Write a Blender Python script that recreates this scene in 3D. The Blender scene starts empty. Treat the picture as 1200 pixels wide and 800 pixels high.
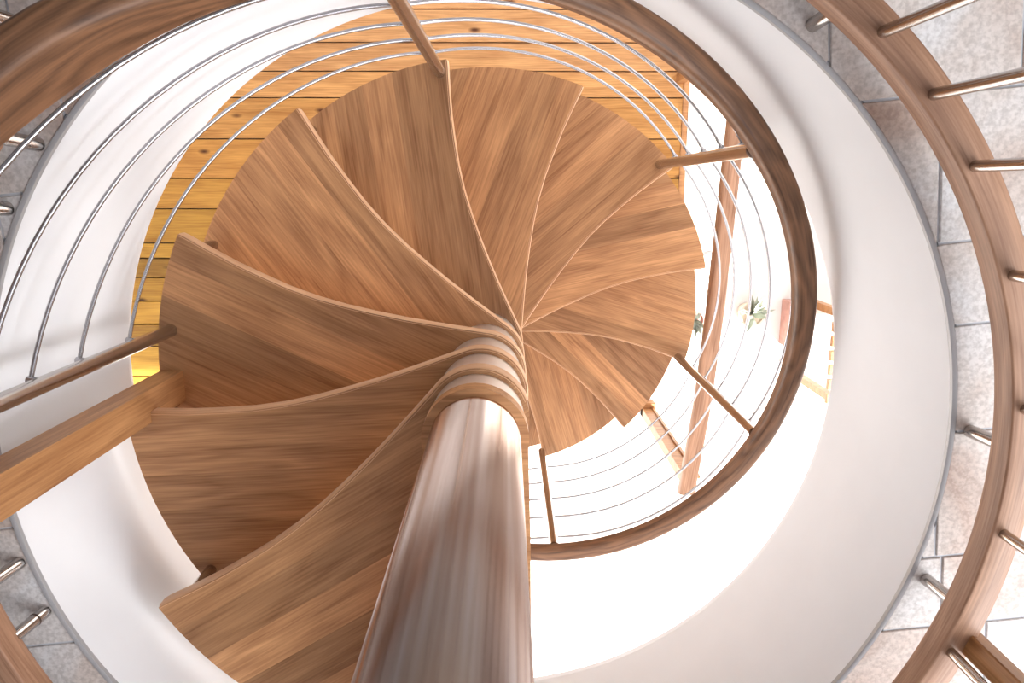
import bpy, bmesh, math, random
from mathutils import Matrix, Vector
random.seed(7)
sc = bpy.context.scene
col = sc.collection
PI = math.pi
R = math.radians

# ------------------------------------------------------------------ camera, sky, sun, fill lamps, exposure
ZG = 2.772                       # ground floor is z = 0; the landing is at z = ZG
cam_d = bpy.data.cameras.new('camera'); cam = bpy.data.objects.new('camera', cam_d); col.objects.link(cam)
cam_d.sensor_fit = 'HORIZONTAL'; cam_d.sensor_width = 36.0; cam_d.lens = 829.575 / 1200 * 36.0
cam_d.clip_start = 0.02
PIT, ROL = -0.21377669, -0.00707365
mrot = Matrix.Rotation(ROL, 3, 'Y') @ Matrix.Rotation(PIT, 3, 'X')
cam.matrix_world = Matrix.Translation((0.06225498, 0.47918697, 1.25195778 + ZG)) @ mrot.to_4x4()
sc.camera = cam

world = bpy.data.worlds.new('world'); sc.world = world; world.use_nodes = True
bg = world.node_tree.nodes['Background']
bg.inputs[0].default_value = (0.93, 0.96, 1.0, 1); bg.inputs[1].default_value = 1.0

def light(name, kind, loc, direction, energy, colr, **kw):
    d = bpy.data.lights.new(name, kind); d.energy = energy; d.color = colr
    for k, v in kw.items(): setattr(d, k, v)
    o = bpy.data.objects.new(name, d); col.objects.link(o); o.location = loc
    o.rotation_euler = Vector(direction).to_track_quat('-Z', 'Y').to_euler()
    return o
light('sun', 'SUN', (4, -4, 8), (-0.58, 0.58, -0.574), 20.0, (1.0, 0.97, 0.93), angle=R(1.0))
light('overhead_fill', 'AREA', (1.5, -0.3, ZG + 2.4), (-0.15, 0.0, -1), 17.0, (0.92, 0.95, 1.0), shape='RECTANGLE', size=2.6, size_y=2.2)  # added soft fill from above, not a known lamp of the room

light('right_fill', 'AREA', (3.1, -1.0, ZG + 1.6), (-1, 0.33, -0.6), 225.0, (0.94, 0.97, 1.0), shape='RECTANGLE', size=3.0, size_y=1.8)  # added fill brightening the well's left side; the wall has no window

vs = sc.view_settings
vs.view_transform = 'Standard'; vs.look = 'None'; vs.gamma = 1.0; vs.use_curve_mapping = False
vs.exposure = 0.18

# ------------------------------------------------------------------ materials
def nt(name):
    m = bpy.data.materials.new(name); m.use_nodes = True
    n = m.node_tree; n.nodes.clear()
    out = n.nodes.new('ShaderNodeOutputMaterial'); b = n.nodes.new('ShaderNodeBsdfPrincipled')
    n.links.new(b.outputs[0], out.inputs[0])
    return m, n, b
def lin(c): return tuple(((x / 255) / 12.92 if x / 255 <= .04045 else ((x / 255 + .055) / 1.055) ** 2.4) for x in c) + (1,)
def node(n, t, **kw):
    x = n.nodes.new('ShaderNode' + t)
    for k, v in kw.items(): setattr(x, k, v)
    return x
def math_n(n, op, a, b=None):
    x = node(n, 'Math', operation=op)
    for i, v in enumerate((a, b)):
        if v is None: continue
        if isinstance(v, (int, float)): x.inputs[i].default_value = v
        else: n.links.new(v, x.inputs[i])
    return x.outputs[0]
def ramp(n, fac, stops):
    x = node(n, 'ValToRGB'); e = x.color_ramp.elements
    while len(e) < len(stops): e.new(0.5)
    for el, (p, c) in zip(e, stops): el.position = p; el.color = c
    n.links.new(fac, x.inputs[0]); return x.outputs[0]
def mixc(n, fac, a, b, mode='MIX'):
    x = node(n, 'Mix', data_type='RGBA', blend_type=mode)
    for s, v in ((0, fac), (6, a), (7, b)):
        if isinstance(v, (int, float)): x.inputs[s].default_value = v
        elif isinstance(v, tuple): x.inputs[s].default_value = v
        else: n.links.new(v, x.inputs[s])
    return x.outputs[2]

def wood(name, dark, light_, rough=0.42, uv=False, knots=False, obj_tint=False, vary=0.16, ring=7.0, spec=0.35, ringw=0.2):
    m, n, b = nt(name); L = n.links.new
    tc = node(n, 'TexCoord'); oi = node(n, 'ObjectInfo')
    base = tc.outputs['UV'] if uv else tc.outputs['Object']
    off = node(n, 'VectorMath', operation='ADD')
    sc_ = node(n, 'VectorMath', operation='SCALE'); comb = node(n, 'CombineXYZ')
    for i in range(3): L(oi.outputs['Random'], comb.inputs[i])
    L(comb.outputs[0], sc_.inputs[0]); sc_.inputs['Scale'].default_value = 37.0
    L(base, off.inputs[0]); L(sc_.outputs[0], off.inputs[1])
    def mapped(s):
        mp = node(n, 'Mapping'); mp.inputs['Scale'].default_value = s; L(off.outputs[0], mp.inputs[0]); return mp.outputs[0]
    big = node(n, 'TexNoise'); L(mapped((1.3, 7, 7)), big.inputs['Vector']); big.inputs['Scale'].default_value = 1.0; big.inputs['Detail'].default_value = 3
    rings = math_n(n, 'FRACT', math_n(n, 'MULTIPLY', big.outputs[0], ring))
    rings = math_n(n, 'ABSOLUTE', math_n(n, 'SUBTRACT', math_n(n, 'MULTIPLY', rings, 2.0), 1.0))
    fine = node(n, 'TexNoise'); L(mapped((7, 210, 210)), fine.inputs['Vector']); fine.inputs['Scale'].default_value = 1.0; fine.inputs['Detail'].default_value = 2
    med = node(n, 'TexNoise'); L(mapped((1.6, 34, 34)), med.inputs['Vector']); med.inputs['Scale'].default_value = 1.0; med.inputs['Detail'].default_value = 4
    f = math_n(n, 'ADD', math_n(n, 'MULTIPLY', rings, ringw), math_n(n, 'MULTIPLY', math_n(n, 'ADD', math_n(n, 'MULTIPLY', med.outputs[0], 0.7), 0.15), 0.72))
    f = math_n(n, 'ADD', f, math_n(n, 'MULTIPLY', math_n(n, 'SUBTRACT', fine.outputs[0], 0.5), 0.75))
    c = ramp(n, f, [(0.12, lin(dark)), (0.78, lin(light_))])
    if knots:
        vo = node(n, 'TexVoronoi'); L(mapped((3.2, 7.5, 7.5)), vo.inputs['Vector']); vo.inputs['Scale'].default_value = 1.0
        k = ramp(n, vo.outputs['Distance'], [(0.045, (1, 1, 1, 1)), (0.13, (0, 0, 0, 1))])
        c = mixc(n, k, c, lin((92, 52, 26)))
    v = math_n(n, 'ADD', math_n(n, 'MULTIPLY', oi.outputs['Random'], vary), 1.0 - vary * 0.5)
    hs = node(n, 'HueSaturation'); L(c, hs.inputs['Color']); L(v, hs.inputs['Value']); c = hs.outputs[0]
    if obj_tint: c = mixc(n, 1.0, c, oi.outputs['Color'], 'MULTIPLY')
    L(c, b.inputs['Base Color'])
    b.inputs['Roughness'].default_value = rough; b.inputs['Specular IOR Level'].default_value = spec
    bp = node(n, 'Bump'); bp.inputs['Strength'].default_value = 0.12; bp.inputs['Distance'].default_value = 0.001
    L(fine.outputs[0], bp.inputs['Height']); L(bp.outputs[0], b.inputs['Normal'])
    return m
def plain(name, c, rough=0.6, metal=0.0, noise=0.0, nscale=20, aniso=0.0, bump=0.0):
    m, n, b = nt(name); L = n.links.new
    b.inputs['Base Color'].default_value = lin(c); b.inputs['Roughness'].default_value = rough; b.inputs['Metallic'].default_value = metal
    tc = node(n, 'TexCoord'); no = node(n, 'TexNoise'); L(tc.outputs['Object'], no.inputs['Vector'])
    no.inputs['Scale'].default_value = nscale; no.inputs['Detail'].default_value = 4
    if noise:
        d = tuple(int(x * (1 - noise)) for x in c)
        L(ramp(n, no.outputs[0], [(0.3, lin(d)), (0.7, lin(c))]), b.inputs['Base Color'])
    if bump:
        bp = node(n, 'Bump'); bp.inputs['Strength'].default_value = bump; bp.inputs['Distance'].default_value = 0.002
        L(no.outputs[0], bp.inputs['Height']); L(bp.outputs[0], b.inputs['Normal'])
    return m
def steel(name, c, rough, refl_streak=True, aniso=0.0):
    m, n, b = nt(name); L = n.links.new
    b.inputs['Metallic'].default_value = 1.0
    if aniso:
        tg = node(n, 'Tangent', direction_type='RADIAL', axis='Z'); L(tg.outputs[0], b.inputs['Tangent'])
        b.inputs['Anisotropic'].default_value = aniso; b.inputs['Anisotropic Rotation'].default_value = 0.25
    if not refl_streak:
        b.inputs['Base Color'].default_value = lin(c); b.inputs['Roughness'].default_value = rough
        return m
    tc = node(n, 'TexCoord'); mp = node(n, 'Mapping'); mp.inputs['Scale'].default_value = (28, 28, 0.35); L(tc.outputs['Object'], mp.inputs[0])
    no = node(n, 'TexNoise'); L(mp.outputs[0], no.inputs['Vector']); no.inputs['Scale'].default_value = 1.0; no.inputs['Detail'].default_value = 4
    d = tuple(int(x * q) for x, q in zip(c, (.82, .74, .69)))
    L(ramp(n, no.outputs[0], [(0.38, lin(d)), (0.62, lin(c))]), b.inputs['Base Color'])  # vertical streaks in the base colour imitate reflections on the pole
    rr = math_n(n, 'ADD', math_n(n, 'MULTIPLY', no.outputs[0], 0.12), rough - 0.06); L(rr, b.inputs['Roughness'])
    return m
def stone(name, c1, c2, c3):
    m, n, b = nt(name); L = n.links.new
    tc = node(n, 'TexCoord'); oi = node(n, 'ObjectInfo')
    a = node(n, 'TexNoise'); L(tc.outputs['Object'], a.inputs['Vector']); a.inputs['Scale'].default_value = 3.2; a.inputs['Detail'].default_value = 6; a.inputs['Distortion'].default_value = 0.8
    g = node(n, 'TexNoise'); L(tc.outputs['Object'], g.inputs['Vector']); g.inputs['Scale'].default_value = 130; g.inputs['Detail'].default_value = 3
    t = math_n(n, 'ADD', a.outputs[0], math_n(n, 'MULTIPLY', math_n(n, 'SUBTRACT', oi.outputs['Random'], 0.5), 0.12))
    c = ramp(n, t, [(0.33, lin(c1)), (0.5, lin(c2)), (0.68, lin(c3))])
    c = mixc(n, 0.35, c, ramp(n, g.outputs[0], [(0.35, lin((150, 140, 134))), (0.62, (1, 1, 1, 1))]), 'MULTIPLY')
    L(c, b.inputs['Base Color']); b.inputs['Roughness'].default_value = 0.62
    bp = node(n, 'Bump'); bp.inputs['Strength'].default_value = 0.35; bp.inputs['Distance'].default_value = 0.002
    L(g.outputs[0], bp.inputs['Height']); L(bp.outputs[0], b.inputs['Normal'])
    return m

M = {
    'oak': wood('oak_tread', (132, 87, 54), (196, 146, 102), rough=0.42, ring=6, vary=0.55, ringw=0.26),
    'oak_lit_edge': wood('oak_lit_edge', (196, 146, 108), (226, 182, 144), rough=0.4, uv=True, vary=0.05),  # paler oak: edge highlight painted into the nosing colour
    'oak_rail': wood('oak_rail', (72, 48, 34), (140, 100, 72), rough=0.45, uv=True, ring=13, ringw=0.4),
    'oak_ring': wood('oak_ring', (126, 88, 66), (190, 148, 120), rough=0.45, uv=True),
    'oak_post': wood('oak_post', (136, 88, 52), (198, 146, 98), rough=0.42),
    'pine': wood('pine_plank', (168, 118, 72), (232, 186, 132), rough=0.5, knots=True, obj_tint=True, vary=0.12, ring=5),
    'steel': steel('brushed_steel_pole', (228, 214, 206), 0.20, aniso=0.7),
    'sleeve': steel('sleeve_steel', (232, 226, 222), 0.38, False),
    'rod': steel('steel_rod', (172, 170, 173), 0.25, False),
    'post': steel('steel_post', (190, 184, 180), 0.22, False),
    'tile': stone('stone_tile', (186, 160, 146), (214, 204, 198), (226, 226, 228)),
    'grout': plain('grout', (204, 206, 212), 0.8, noise=0.08),
    'plaster': plain('white_plaster', (234, 235, 239), 0.75, noise=0.015, nscale=6),
    'wall_paint': plain('beige_wall_paint', (182, 172, 160), 0.8, noise=0.03, nscale=5),
    'trim': plain('edge_trim', (172, 172, 175), 0.4, metal=0.2),
    'terrace': plain('white_terrace', (236, 234, 230), 0.8, noise=0.03, nscale=3),
    'sill': plain('pale_sill', (232, 214, 196), 0.6),
    'dark': plain('dark_joint', (74, 56, 46), 0.8),
    'terracotta': plain('terracotta', (216, 164, 150), 0.8, noise=0.15),
    'leaf': plain('grey_leaf', (182, 188, 172), 0.7, noise=0.2),
    'soil': plain('soil', (70, 54, 42), 0.9),
}

# ------------------------------------------------------------------ helpers
def link(name, me, mat, parent=None, loc=None, rotz=0.0):
    o = bpy.data.objects.new(name, me); col.objects.link(o)
    if mat and not me.materials: me.materials.append(M[mat])
    if parent: o.parent = parent
    if loc: o.location = loc
    o.rotation_euler.z = rotz
    return o
def tag(o, label, cat, group=None):
    o['label'] = label; o['category'] = cat
    if group: o['group'] = group
    return o
def struct(o, label=None):
    o['kind'] = 'structure'
    if label: o['label'] = label
    return o
def empty(name, loc, label, cat):
    o = bpy.data.objects.new(name, None); col.objects.link(o); o.location = loc; o.empty_display_size = 0.1
    return tag(o, label, cat)
def mesh(name, V, F, smooth=False):
    me = bpy.data.meshes.new(name); me.from_pydata([tuple(v) for v in V], [], F); me.update()
    bm = bmesh.new(); bm.from_mesh(me); bmesh.ops.recalc_face_normals(bm, faces=bm.faces); bm.to_mesh(me); bm.free()
    if smooth: me.polygons.foreach_set('use_smooth', [True] * len(me.polygons))
    return me
def prism(poly, z0, z1, name='board', ch=0.0):
    n = len(poly); V = [(x, y, z0) for x, y in poly]
    if ch:
        V += [(x, y, z1 - ch) for x, y in poly]
        ins = []
        for i in range(n):
            p, q, r = Vector(poly[i - 1]), Vector(poly[i]), Vector(poly[(i + 1) % n])
            a, b = (q - p), (r - q)
            na = Vector((-a.y, a.x)).normalized() if a.length > 1e-9 else Vector((0, 0)); nb = Vector((-b.y, b.x)).normalized() if b.length > 1e-9 else Vector((0, 0))
            m = na + nb; m = m.normalized() * ch * min(2.0, 1 / max(0.4, m.normalized().dot(na))) if m.length > 1e-6 else Vector((0, 0))
            ins.append((q.x + m.x, q.y + m.y, z1))
        V += ins; lv = 3
    else:
        V += [(x, y, z1) for x, y in poly]; lv = 2
    F = [tuple(range(n))[::-1], tuple(range((lv - 1) * n, lv * n))]
    for l in range(lv - 1):
        F += [(l * n + i, l * n + (i + 1) % n, (l + 1) * n + (i + 1) % n, (l + 1) * n + i) for i in range(n)]
    return mesh(name, V, F)
def clip(poly, axis, lim, keep_less):
    out = []
    for i in range(len(poly)):
        p, q = poly[i - 1], poly[i]
        ip = (p[axis] <= lim) == keep_less; iq = (q[axis] <= lim) == keep_less
        if ip != iq:
            t = (lim - p[axis]) / (q[axis] - p[axis]); out.append((p[0] + t * (q[0] - p[0]), p[1] + t * (q[1] - p[1])))
        if iq: out.append(q)
    return out
def sweep(frames, closed=False, caps=True, name='sweep', smooth=True):
    """frames: list of rings (lists of 3D points); UV: u metres along, v metres around"""
    n = len(frames[0]); V = [p for f in frames for p in f]; F = []; UV = []
    s = [0.0]
    for a, b in zip(frames, frames[1:]): s.append(s[-1] + (sum((Vector(p) for p in b), Vector()) / n - sum((Vector(p) for p in a), Vector()) / n).length)
    w = [0.0]
    for i in range(n): w.append(w[-1] + (Vector(frames[0][(i + 1) % n]) - Vector(frames[0][i])).length)
    for j in range(len(frames) - 1):
        for i in range(n):
            i2 = (i + 1) % n
            F.append((j * n + i, j * n + i2, (j + 1) * n + i2, (j + 1) * n + i))
            UV.append([(s[j], w[i]), (s[j], w[i + 1]), (s[j + 1], w[i + 1]), (s[j + 1], w[i])])
    if caps:
        F.append(tuple(range(n))[::-1]); UV.append([(0, 0)] * n)
        k = (len(frames) - 1) * n; F.append(tuple(range(k, k + n))); UV.append([(0, 0)] * n)
    me = bpy.data.meshes.new(name); me.from_pydata([tuple(v) for v in V], [], F); me.update()
    uv = me.uv_layers.new(name='UVMap')
    for p, u in zip(me.polygons, UV):
        for li, c in zip(p.loop_indices, u): uv.data[li].uv = c
        p.use_smooth = smooth and len(p.vertices) == 4
    bm = bmesh.new(); bm.from_mesh(me); bmesh.ops.recalc_face_normals(bm, faces=bm.faces)
    for e in bm.edges:
        if len(e.link_faces) == 2 and e.calc_face_angle(0) > R(50): e.smooth = False
    bm.to_mesh(me); bm.free()
    return me
def ring_pts(c, d, r, n):
    d = Vector(d).normalized(); a = d.orthogonal().normalized(); b = d.cross(a)
    return [Vector(c) + r * (math.cos(2 * PI * i / n) * a + math.sin(2 * PI * i / n) * b) for i in range(n)]
def tube(path, r, n=12, name='tube'):
    P = [Vector(p) for p in path]; fr = []; prev = None
    for i, p in enumerate(P):
        d = (P[min(i + 1, len(P) - 1)] - P[max(i - 1, 0)]).normalized()
        a = prev - d * prev.dot(d) if prev is not None else d.orthogonal()
        a.normalize(); prev = a; b = d.cross(a)
        fr.append([p + r * (math.cos(2 * PI * k / n) * a + math.sin(2 * PI * k / n) * b) for k in range(n)])
    return sweep(fr, name=name)
def box(x0, x1, y0, y1, z0, z1, name='box', ch=0.0):
    return prism([(x0, y0), (x1, y0), (x1, y1), (x0, y1)], z0, z1, name, ch)
def pol(r, a, z=0.0): return (r * math.cos(R(a)), r * math.sin(R(a)), z)
def interp(tab, x):
    tab = sorted(tab)
    if x <= tab[0][0]: return tab[0][1]
    for (x0, y0), (x1, y1) in zip(tab, tab[1:]):
        if x <= x1: return y0 + (y1 - y0) * (x - x0) / (x1 - x0)
    return tab[-1][1]
def annulus_arc(prof, a0, a1, n, name):
    """prof: list of (r, z) closed section, swept a0..a1 degrees"""
    return sweep([[pol(r, a0 + (a1 - a0) * i / n, z) for r, z in prof] for i in range(n + 1)], caps=abs(a1 - a0) < 359.9, name=name)

H, T0, DT = 0.18479962, 239.9818818, 28.5007629
RT, RC, TH, RP = 0.85, 0.11, 0.04, 0.0885
FLOOR = ZG - 0.03
RD = 0.914

# ------------------------------------------------------------------ the setting
def disc_hole_slab(x0, x1, y0, y1, r, z0, z1, name, n=96):
    """rectangular slab with a round hole"""
    V, F = [], []
    for i in range(n):
        a = 2 * PI * i / n; c, s = math.cos(a), math.sin(a)
        t = min((x1 if c > 0 else x0) / c if abs(c) > 1e-9 else 1e9, (y1 if s > 0 else y0) / s if abs(s) > 1e-9 else 1e9)
        V += [(r * c, r * s, z0), (r * c, r * s, z1), (t * c, t * s, z1), (t * c, t * s, z0)]
    # square off corners by snapping the closest spoke
    for cx, cy in ((x0, y0), (x0, y1), (x1, y0), (x1, y1)):
        k = min(range(n), key=lambda i: abs(math.remainder(2 * PI * i / n - math.atan2(cy, cx), 2 * PI)))
        V[4 * k + 2] = (cx, cy, z1); V[4 * k + 3] = (cx, cy, z0)
    for i in range(n):
        j = (i + 1) % n
        for q in range(4): F.append((4 * i + q, 4 * j + q, 4 * j + (q + 1) % 4, 4 * i + (q + 1) % 4))
    return mesh(name, V, F)
SX0, SX1, SY0, SY1 = -3.4, 3.3, -2.8, 3.2
floor_up = struct(link('floor', disc_hole_slab(SX0, SX1, SY0, SY1, RD + 0.012, ZG - 0.535, FLOOR - 0.004, 'floor_slab'), 'grout'), 'upper floor slab with pale grout under stone tiles')
# stone tiles, each cut to the round opening
def minus_disc(rect, r):
    (x0, y0, x1, y1) = rect; c = [(x0, y0), (x1, y0), (x1, y1), (x0, y1)]; pts = []
    for i in range(4):
        p, q = c[i], c[(i + 1) % 4]; m = max(2, int(math.dist(p, q) / 0.01))
        pts += [(p[0] + (q[0] - p[0]) * k / m, p[1] + (q[1] - p[1]) * k / m, k == 0) for k in range(m)]
    ins = [math.hypot(p[0], p[1]) < r for p in pts]
    if all(ins): return None
    if not any(ins): return c
    n = len(pts); st = next(i for i in range(n) if not ins[i] and ins[i - 1])
    seq = [pts[(st + i) % n] for i in range(n)]; fl = [ins[(st + i) % n] for i in range(n)]
    out = [p for p, f in zip(seq, fl) if not f]
    a0 = math.atan2(out[-1][1], out[-1][0]); a1 = math.atan2(out[0][1], out[0][0]); da = math.remainder(a1 - a0, 2 * PI)
    keep = [(p[0], p[1]) for i, p in enumerate(out) if p[2] or i in (0, len(out) - 1)]
    m = max(2, int(abs(da) * r / 0.03))
    return keep + [(r * math.cos(a0 + da * k / m), r * math.sin(a0 + da * k / m)) for k in range(0, m + 1)]
TROT = R(6); y = -1.95; row = 0
while y < 1.7:
    hgt = (0.21, 0.155, 0.26)[row % 3]; x = -1.9 + (row * 0.137) % 0.33
    while x < 1.8:
        w = random.choice((0.26, 0.33, 0.21, 0.4))
        rc = (x + 0.0025, y + 0.0025, x + w - 0.0025, y + hgt - 0.0025)
        if max(math.hypot(a, b) for a in (rc[0], rc[2]) for b in (rc[1], rc[3])) < 2.0:
            pl = minus_disc(rc, RD + 0.0055)
            if pl and len(pl) > 2:
                link('tile', prism(pl, FLOOR - 0.004, FLOOR + random.uniform(-.0008, .0008), 'tile', 0.0015), 'tile', floor_up, rotz=TROT)
        x += w
    y += hgt; row += 1
# white plastered well and its edge trim
prof = [(RD, ZG - 0.53), (RD - .004, ZG - 0.52), (RD - .004, FLOOR - 0.008), (RD + .0115, FLOOR - 0.008), (RD + .0115, ZG - 0.55), (RD + .006, ZG - 0.55)]
well = struct(link('wall_stairwell', annulus_arc(prof, 0, 360, 160, 'well'), 'plaster'), 'smooth white curved plaster lining of the round stairwell')
trim = struct(link('trim_1', annulus_arc([(RD - .0045, FLOOR - 0.008), (RD - .0045, FLOOR + 0.001), (RD - .003, FLOOR + .002), (RD + .0045, FLOOR + 0.002), (RD + .0045, FLOOR - 0.008)], 0, 360, 160, 'trim'), 'trim'), 'thin grey metal edge around the stairwell opening')
# ceiling of the lower storey, upper walls and roof
struct(link('ceiling_lower', disc_hole_slab(SX0, SX1, SY0, SY1, RD + 0.012, ZG - 0.555, ZG - 0.535, 'low_ceiling'), 'plaster'))
struct(link('wall_right', box(SX1 - .12, SX1, SY0, SY1, FLOOR - 0.012, ZG + 2.55, 'wall'), 'wall_paint'))
struct(link('wall_front', box(SX0, SX1 - .12, SY0, SY0 + .12, FLOOR - 0.012, ZG + 2.55, 'wall'), 'wall_paint'))
struct(link('ceiling', box(SX0, SX1, SY0, SY1, ZG + 2.55, ZG + 2.7, 'ceil'), 'plaster'))
struct(link('wall_left', box(SX0 - .12, SX0, SY0, SY1, 0, ZG + 2.55, 'wall'), 'plaster'))
struct(link('wall_back', box(SX0 - .12, 1.2, SY1, SY1 + .12, 0, ZG - 0.02, 'wall'), 'plaster'))
struct(link('wall_upper_back', box(SX0 - .12, SX1, SY1, SY1 + .12, ZG - 0.02, ZG + 2.55, 'wall'), 'wall_paint'))
# ground floor: white terrace and rustic planks
floor_lo = struct(link('floor_lower', box(-7, 9, -9, 7, -0.2, -0.022, 'terrace'), 'terrace'), 'white sunlit ground floor')
XW, YW, PROT = 1.03, -0.86, R(-2.5)
seams = [1.9, 1.72, 1.56, 1.4, 1.235, 1.09, 0.955, 0.74, 0.53, 0.365, 0.175, 0.09, -0.02, -0.155, -0.29, -0.42, -0.6, -0.78]
pl_floor = struct(link('floor_planks', prism([(-3.4, -.78), (.45, -.78), (.45, -.42), (XW, -.42), (XW, 1.9), (-3.4, 1.9)], -0.022, -0.016, 'underlay'), 'dark'), 'rustic knotty pine plank floor of the lower storey')
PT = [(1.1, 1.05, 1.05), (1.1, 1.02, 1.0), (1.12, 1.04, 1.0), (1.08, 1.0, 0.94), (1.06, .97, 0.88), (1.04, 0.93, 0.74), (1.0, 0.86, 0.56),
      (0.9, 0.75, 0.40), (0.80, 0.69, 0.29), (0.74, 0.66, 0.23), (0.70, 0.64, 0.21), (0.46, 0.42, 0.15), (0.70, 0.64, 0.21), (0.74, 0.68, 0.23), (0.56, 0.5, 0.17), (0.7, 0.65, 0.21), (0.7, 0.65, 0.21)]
for i, (a, b) in enumerate(zip(seams, seams[1:])):
    # planks lie a little askew, end at the sill line
    g = 0.003
    cut = None
    for x0, x1 in ((-3.38, XW - 0.012 if b > -.45 else .45),):
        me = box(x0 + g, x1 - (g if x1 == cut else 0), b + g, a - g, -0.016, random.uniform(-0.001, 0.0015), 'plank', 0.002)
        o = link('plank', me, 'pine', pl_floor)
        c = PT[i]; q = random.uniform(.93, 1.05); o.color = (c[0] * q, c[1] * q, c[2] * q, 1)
link('sill', box(XW - 0.012, XW + 0.018, -0.42, 1.9, -0.022, 0.004, 'joint'), 'oak_post', pl_floor)
link('threshold', box(XW + 0.018, XW + 0.12, -0.42, 1.9, -0.022, 0.008, 'sill'), 'sill', pl_floor)

# ------------------------------------------------------------------ the spiral staircase
stair = empty('spiral_staircase', (0, 0, 0), 'oak spiral staircase winding down around a thick steel pole', 'staircase')
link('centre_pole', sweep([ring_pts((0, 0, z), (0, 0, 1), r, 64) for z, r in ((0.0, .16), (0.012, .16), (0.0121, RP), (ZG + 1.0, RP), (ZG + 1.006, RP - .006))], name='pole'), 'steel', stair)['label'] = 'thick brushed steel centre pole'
ALPHA = 36.0
nose = [(0.05, -0.0995), (0.12, -0.078), (0.185, -0.059), (0.25, -0.041), (0.325, -0.023), (0.4, -0.007), (0.475, 0.005), (0.55, 0.0115), (0.625, 0.0125), (0.7, 0.0115), (0.775, 0.0065), (0.835, 0.001)]
def tread_outline():
    P = [(RT * math.cos(R(a)), RT * math.sin(R(a))) for a in [0.25 + (ALPHA - .25) * i / 14 for i in range(15)]]
    P += [(RC * math.cos(R(a)), RC * math.sin(R(a))) for a in [ALPHA + 82 + (288 - ALPHA - 82) * i / 22 for i in range(23)]]
    return P + nose + [(RT - .001, .0012)]
OUT = tread_outline()
cuts = [-1, 0.072, 0.165, 0.258, 0.351, 0.444, 2]
base_me = prism([(x * .9995, y) for x, y in OUT], -TH, -0.024, 'tread')
stave_me = []
for a, b in zip(cuts, cuts[1:]):
    pl = clip(clip(OUT, 1, b, True), 1, a, False)
    stave_me.append(prism(pl, -0.024, 0, 'stave'))
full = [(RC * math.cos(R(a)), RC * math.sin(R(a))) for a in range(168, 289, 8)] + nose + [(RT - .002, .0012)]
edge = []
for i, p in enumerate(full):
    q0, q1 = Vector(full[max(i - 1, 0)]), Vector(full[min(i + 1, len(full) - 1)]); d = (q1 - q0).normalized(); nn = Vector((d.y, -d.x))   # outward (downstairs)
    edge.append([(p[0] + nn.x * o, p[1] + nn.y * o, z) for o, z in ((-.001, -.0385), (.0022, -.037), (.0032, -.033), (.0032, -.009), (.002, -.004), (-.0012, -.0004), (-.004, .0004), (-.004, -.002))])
nose_me = sweep(edge, name='nosing')  # strip added along the front edge to carry the painted highlight
for k in range(1, 15):
    t = link('tread', base_me, 'oak', stair, (0, 0, ZG - k * H), R(T0 - k * DT))
    for me in stave_me:
        link('stave', me, 'oak', t)
    link('nosing', nose_me, 'oak_lit_edge', t)
# the landing board behind the pole
land = [(0.105 * math.cos(R(a)), 0.105 * math.sin(R(a))) for a in [-10 + 200 * i / 22 for i in range(23)]] + [(-.098, -.03), (-.115, -.12), (-.15, -.3), (-.2, -.5), (-.3, -.89), (-.1, -.9), (.1, -.9), (.113, -.6), (.1085, -.2)]
lb = link('landing_board', prism(land, FLOOR - .021 - TH, FLOOR - .021, 'landing'), 'oak', stair)
lb['label'] = 'oak landing board behind the pole'
# steel sleeves around the pole between the tread collars
for k in range(1, 15):
    zb, zt = ZG - k * H, (ZG - .051 if k == 1 else ZG - (k - 1) * H) - TH
    link('sleeve', tube([(0, 0, zb), (0, 0, zt)], .0985, 48, 'sleeve'), 'sleeve', stair)
# spacers between a tread's nosing and the tread below
for k in range(1, 14):
    a = T0 - k * DT + 2.4
    link('spacer', tube([pol(.822, a, ZG - (k + 1) * H), pol(.822, a, ZG - k * H - TH)], .014, 16, 'spacer'), 'post', stair)
# posts, clips, rods
post_a = {3: 171.7, 5: 99.3, 7: 43.1, 9: -15.8, 11: -73.6, 13: -131.0}
lo_tab = [(186, .52), (171.7, .45), (155, .36), (140, .275), (129, .205), (115, .15), (107, .085), (99.3, .023)]
hi_tab = [(186, .62), (171.7, .55), (155, .465), (145, .42), (134, .375), (123, .335), (112, .22), (104, .125), (99.3, .08)]
def helix(a): return -(T0 - a) / DT * H
def z_lo(a): return interp(lo_tab, a) if a > 99.3 else helix(a) + .933
def z_hi(a): return interp(hi_tab, a) if a > 99.3 else helix(a) + .988
def smooth_f(f, a): return sum(f(a + d) for d in (-6, -3, 0, 3, 6)) / 5
hts = {3: (.146, .348, .504, .63, .85)}
RPOST, RROD = .818, .85
for k, a in post_a.items():
    zt = ZG - k * H
    p = link('post', tube([pol(RPOST, a, zt), pol(RPOST, a, ZG + z_lo(a) + .01)], .0165, 24, 'post'), 'post', stair)
    for hh in hts.get(k, (.13, .305, .475, .645, .815)):
        c0, c1 = Vector(pol(RPOST + .012, a, zt + hh)), Vector(pol(RROD + .006, a, zt + hh))
        link('clip', tube([c0, c1], .0075, 10, 'clip'), 'rod', p)
ks = list(post_a)
for k0, k1 in zip(ks, ks[1:]):
    a0, a1 = post_a[k0], post_a[k1]
    for i in range(5):
        z0 = ZG - k0 * H + hts.get(k0, (.13, .305, .475, .645, .815))[i]; z1 = ZG - k1 * H + hts.get(k1, (.13, .305, .475, .645, .815))[i]
        pts = []
        for j in range(25):
            t = j / 24; pts.append(pol(RROD + .018 * 4 * t * (1 - t), a0 + (a1 - a0) * t, z0 + (z1 - z0) * t))
        link('guard_rod', tube(pts, .0045, 12, 'rod'), 'rod', stair)
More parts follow.
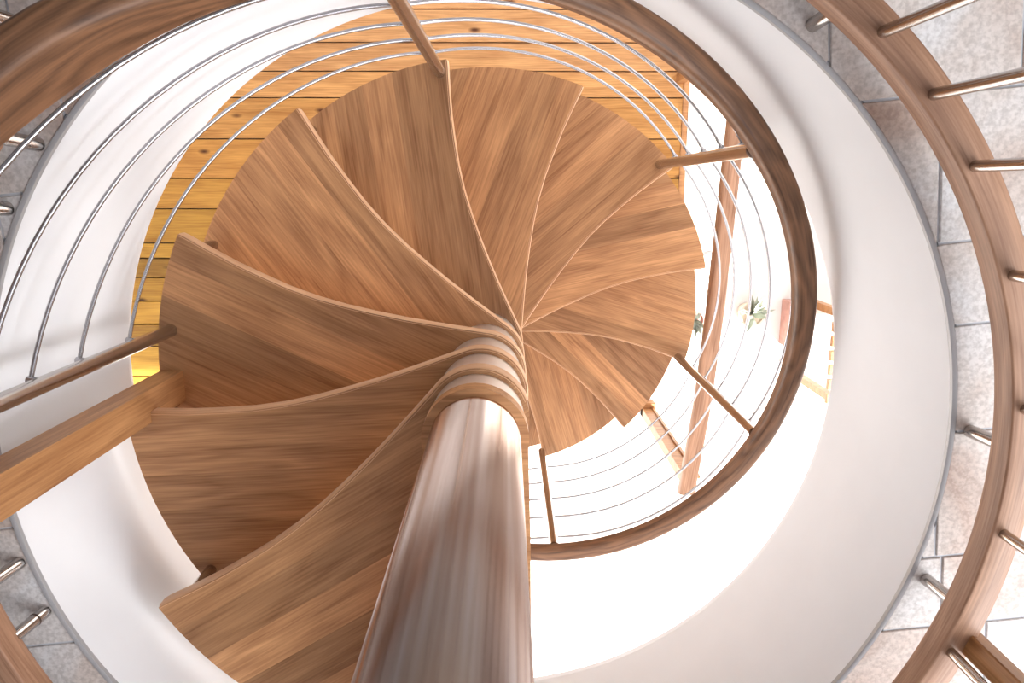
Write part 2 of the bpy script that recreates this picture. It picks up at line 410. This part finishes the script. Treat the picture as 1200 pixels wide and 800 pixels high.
# handrail, swept along the helix with rounded edges
def rail_ring(a):
    zl, zh = ZG + smooth_f(z_lo, a), ZG + smooth_f(z_hi, a); r0, r1 = .807, .861; cr = .016; P = []
    for cx, cz, s in ((r1 - cr, zl + cr, -90), (r1 - cr, zh - cr, 0), (r0 + cr, zh - cr, 90), (r0 + cr, zl + cr, 180)):
        for q in range(5):
            b = R(s + 22.5 * q); P.append(pol(cx + cr * math.cos(b), a, cz + cr * math.sin(b)))
    return P
link('handrail', sweep([rail_ring(184 - 2.5 * i) for i in range(int((184 + 135) / 2.5) + 1)], name='handrail'), 'oak_rail', stair)['label'] = 'curved dark oak handrail'
nw = link('newel', box(0, 1.05, -.04, .04, -.031, .031, 'newel', 0.003), 'oak_post', stair, (-.82, -.03, ZG - 3 * H)); nw.rotation_euler.y = R(-90)
nw['label'] = 'square oak newel post at the rail end'
# grain of the newel runs upwards
# short bracket holding the lowest rod at the eighth tread
a8 = T0 - 8 * DT
link('rod_bracket', tube([pol(.845, a8 + 3.5, ZG - 8 * H - .02), pol(.885, a8 + 3.5, ZG - 8 * H - .02)], .008, 10, 'bracket'), 'post', stair)

# ------------------------------------------------------------------ guard railing around the opening
guard = empty('guard_railing', (0, 0, FLOOR), 'oak and steel guard railing curving around the stairwell edge', 'railing')
def g(o): o.location.z -= FLOOR; return o
rz0, rz1, ri, ro = ZG + .045, ZG + .096, .936, .990
def ring_prof(a):
    c = .004; P = []
    for cx, cz, s in ((ro - c, rz0 + c, -90), (ro - c, rz1 - c, 0), (ri + c, rz1 - c, 90), (ri + c, rz0 + c, 180)):
        for q in range(3): b = R(s + 45 * q); P.append(pol(cx + c * math.cos(b), a, cz + c * math.sin(b)))
    return P
g(link('bottom_rail', sweep([ring_prof(-83 + 321 * i / 160) for i in range(161)], name='bottom_rail'), 'oak_ring', guard))
for a in (52.2, 1.5, -17.7, 143.7, 151.7, -164.8, -157.9, 76, 100, 122, 175, -45, -70):
    rf = .947 if -90 < a < 90 else .934
    f = g(link('foot', tube([pol(rf, a, FLOOR), pol(rf + .012, a, rz0 + .006)], .0125, 16, 'foot'), 'post', guard))
    if a == -157.9: link('ferrule', tube([pol(rf + .004, a, FLOOR + .026), pol(rf + .0046, a, FLOOR + .029)], .0133, 16, 'ferrule'), 'dark', f)
for a in (48.1, 40.5, 32.4, 20.7, 6.5, -7.5, -22.3, -36, -50, -64, -78, 62, 76, 90, 104, 118, 132, 146, 160, 174, 188, 202, 216, 230):
    g(link('baluster', tube([pol(.957, a, rz1 - .002), pol(.957, a, ZG + .9)], .0095, 14, 'baluster'), 'post', guard))
g(link('top_rail', sweep([[pol(r, -83 + 321 * i / 120, ZG + z) for r, z in ((.94, .895), (.985, .895), (.985, .94), (.94, .94))] for i in range(121)], name='top_rail'), 'oak_ring', guard))
g(link('newel', box(0, .9, -.02, .02, -.02, .02, 'newel', .003), 'oak_post', guard, pol(.995, -20.8, rz1 - .05), R(-20.8))).rotation_euler.y = R(-90)

# ------------------------------------------------------------------ things on the lower level
fr = empty('wooden_rail', (0.93, 0.0, -0.022), 'pale wooden rail on posts standing on the white lower floor', 'railing')
def w(o): o.location -= Vector((0.93, 0.0, -0.022)); return o
ends = [Vector((.866, -.86, 1.06)), Vector((.915, -.45, 1.06)), Vector((.945, -.05, 1.06)), Vector((.965, .35, 1.06)), Vector((.985, .75, 1.06)), Vector((1.0, 1.1, 1.06))]
def rr(p):
    P = []
    for cx, cz, s in ((.02, -.015, -90), (.02, .015, 0), (-.02, .015, 90), (-.02, -.015, 180)):
        for q in range(4): b = R(s + 30 * q); P.append(p + Vector((cx + .016 * math.cos(b), 0, cz + .016 * math.sin(b))))
    return P
w(link('top_bar', sweep([rr(p) for p in ends], name='top_bar'), 'oak_ring', fr))
w(link('post', box(.862, .918, -.85, -.795, -.022, 1.045, 'post', .003), 'oak_post', fr))
w(link('post', box(.975, 1.02, 1.03, 1.075, -.022, 1.045, 'post', .003), 'oak_post', fr))
w(link('brace', box(.915, .93, -.80, -.785, -.022, 1.045, 'brace'), 'oak_post', fr))
w(link('foot_bar', box(.862, .935, -.85, -.76, -.022, .03, 'foot_bar', .004), 'oak_post', fr))
# potted plants and a slatted bench on the terrace
def plant(x, y, s, label, pot_mat):
    t = empty('potted_plant', (x, y, -.022), label, 'plant')
    link('pot', sweep([ring_pts((0, 0, z), (0, 0, 1), r * s, 20) for z, r in ((0, .07), (.001, .072), (.14 * s, .095), (.141 * s, .105), (.165 * s, .105), (.165 * s, .09), (.14 * s, .088))], name='pot'), pot_mat, t)
    for i in range(22):
        a = random.uniform(0, 2 * PI); e = random.uniform(.3, 1.25); L = random.uniform(.12, .26) * s
        d = Vector((math.cos(a) * math.cos(e), math.sin(a) * math.cos(e), math.sin(e))); n = Vector((-math.sin(a), math.cos(a), 0)); b = Vector((0, 0, .15 * s))
        up = d.cross(n) * .01 * s
        V = [b, b + d * L * .45 + n * .024 * s + up, b + d * L - Vector((0, 0, L * .15)), b + d * L * .45 - n * .024 * s + up, b + d * L * .5 - up]
        link('leaf', mesh('leaf', V, [(0, 1, 4), (1, 2, 4), (2, 3, 4), (3, 0, 4), (0, 3, 2, 1)]), 'leaf', t)
plant(1.45, -.22, .7, 'leafy plant in a pale pot on the sunlit floor', 'sill')
plant(.99 + .14, -.26, .55, 'small plant in a clay pot beside the wooden rail', 'terracotta')
bx_ = empty('planter_box', (1.70, -.28, -.022), 'red clay planter box beside the potted plant', 'planter')
link('wall', box(-.045, .045, -.13, -.115, 0, .16, 'w'), 'terracotta', bx_); link('wall', box(-.045, .045, .115, .13, 0, .16, 'w'), 'terracotta', bx_)
link('wall', box(-.045, -.03, -.115, .115, 0, .16, 'w'), 'terracotta', bx_); link('wall', box(.03, .045, -.115, .115, 0, .16, 'w'), 'terracotta', bx_)
link('soil', box(-.03, .03, -.115, .115, 0, .13, 's'), 'soil', bx_)
be = empty('slatted_bench', (2.12, -.38, -.022), 'pale slatted wooden bench on the sunlit terrace', 'bench')
for i in range(7): link('slat', box(-.35, .35, -.27 + i * .078, -.215 + i * .078, .40, .425, 'slat', .002), 'oak_post', be)
for sx in (-.32, .32):
    for sy in (-.24, .22): link('leg', box(sx - .02, sx + .02, sy - .02, sy + .02, 0, .40, 'leg'), 'oak_post', be)
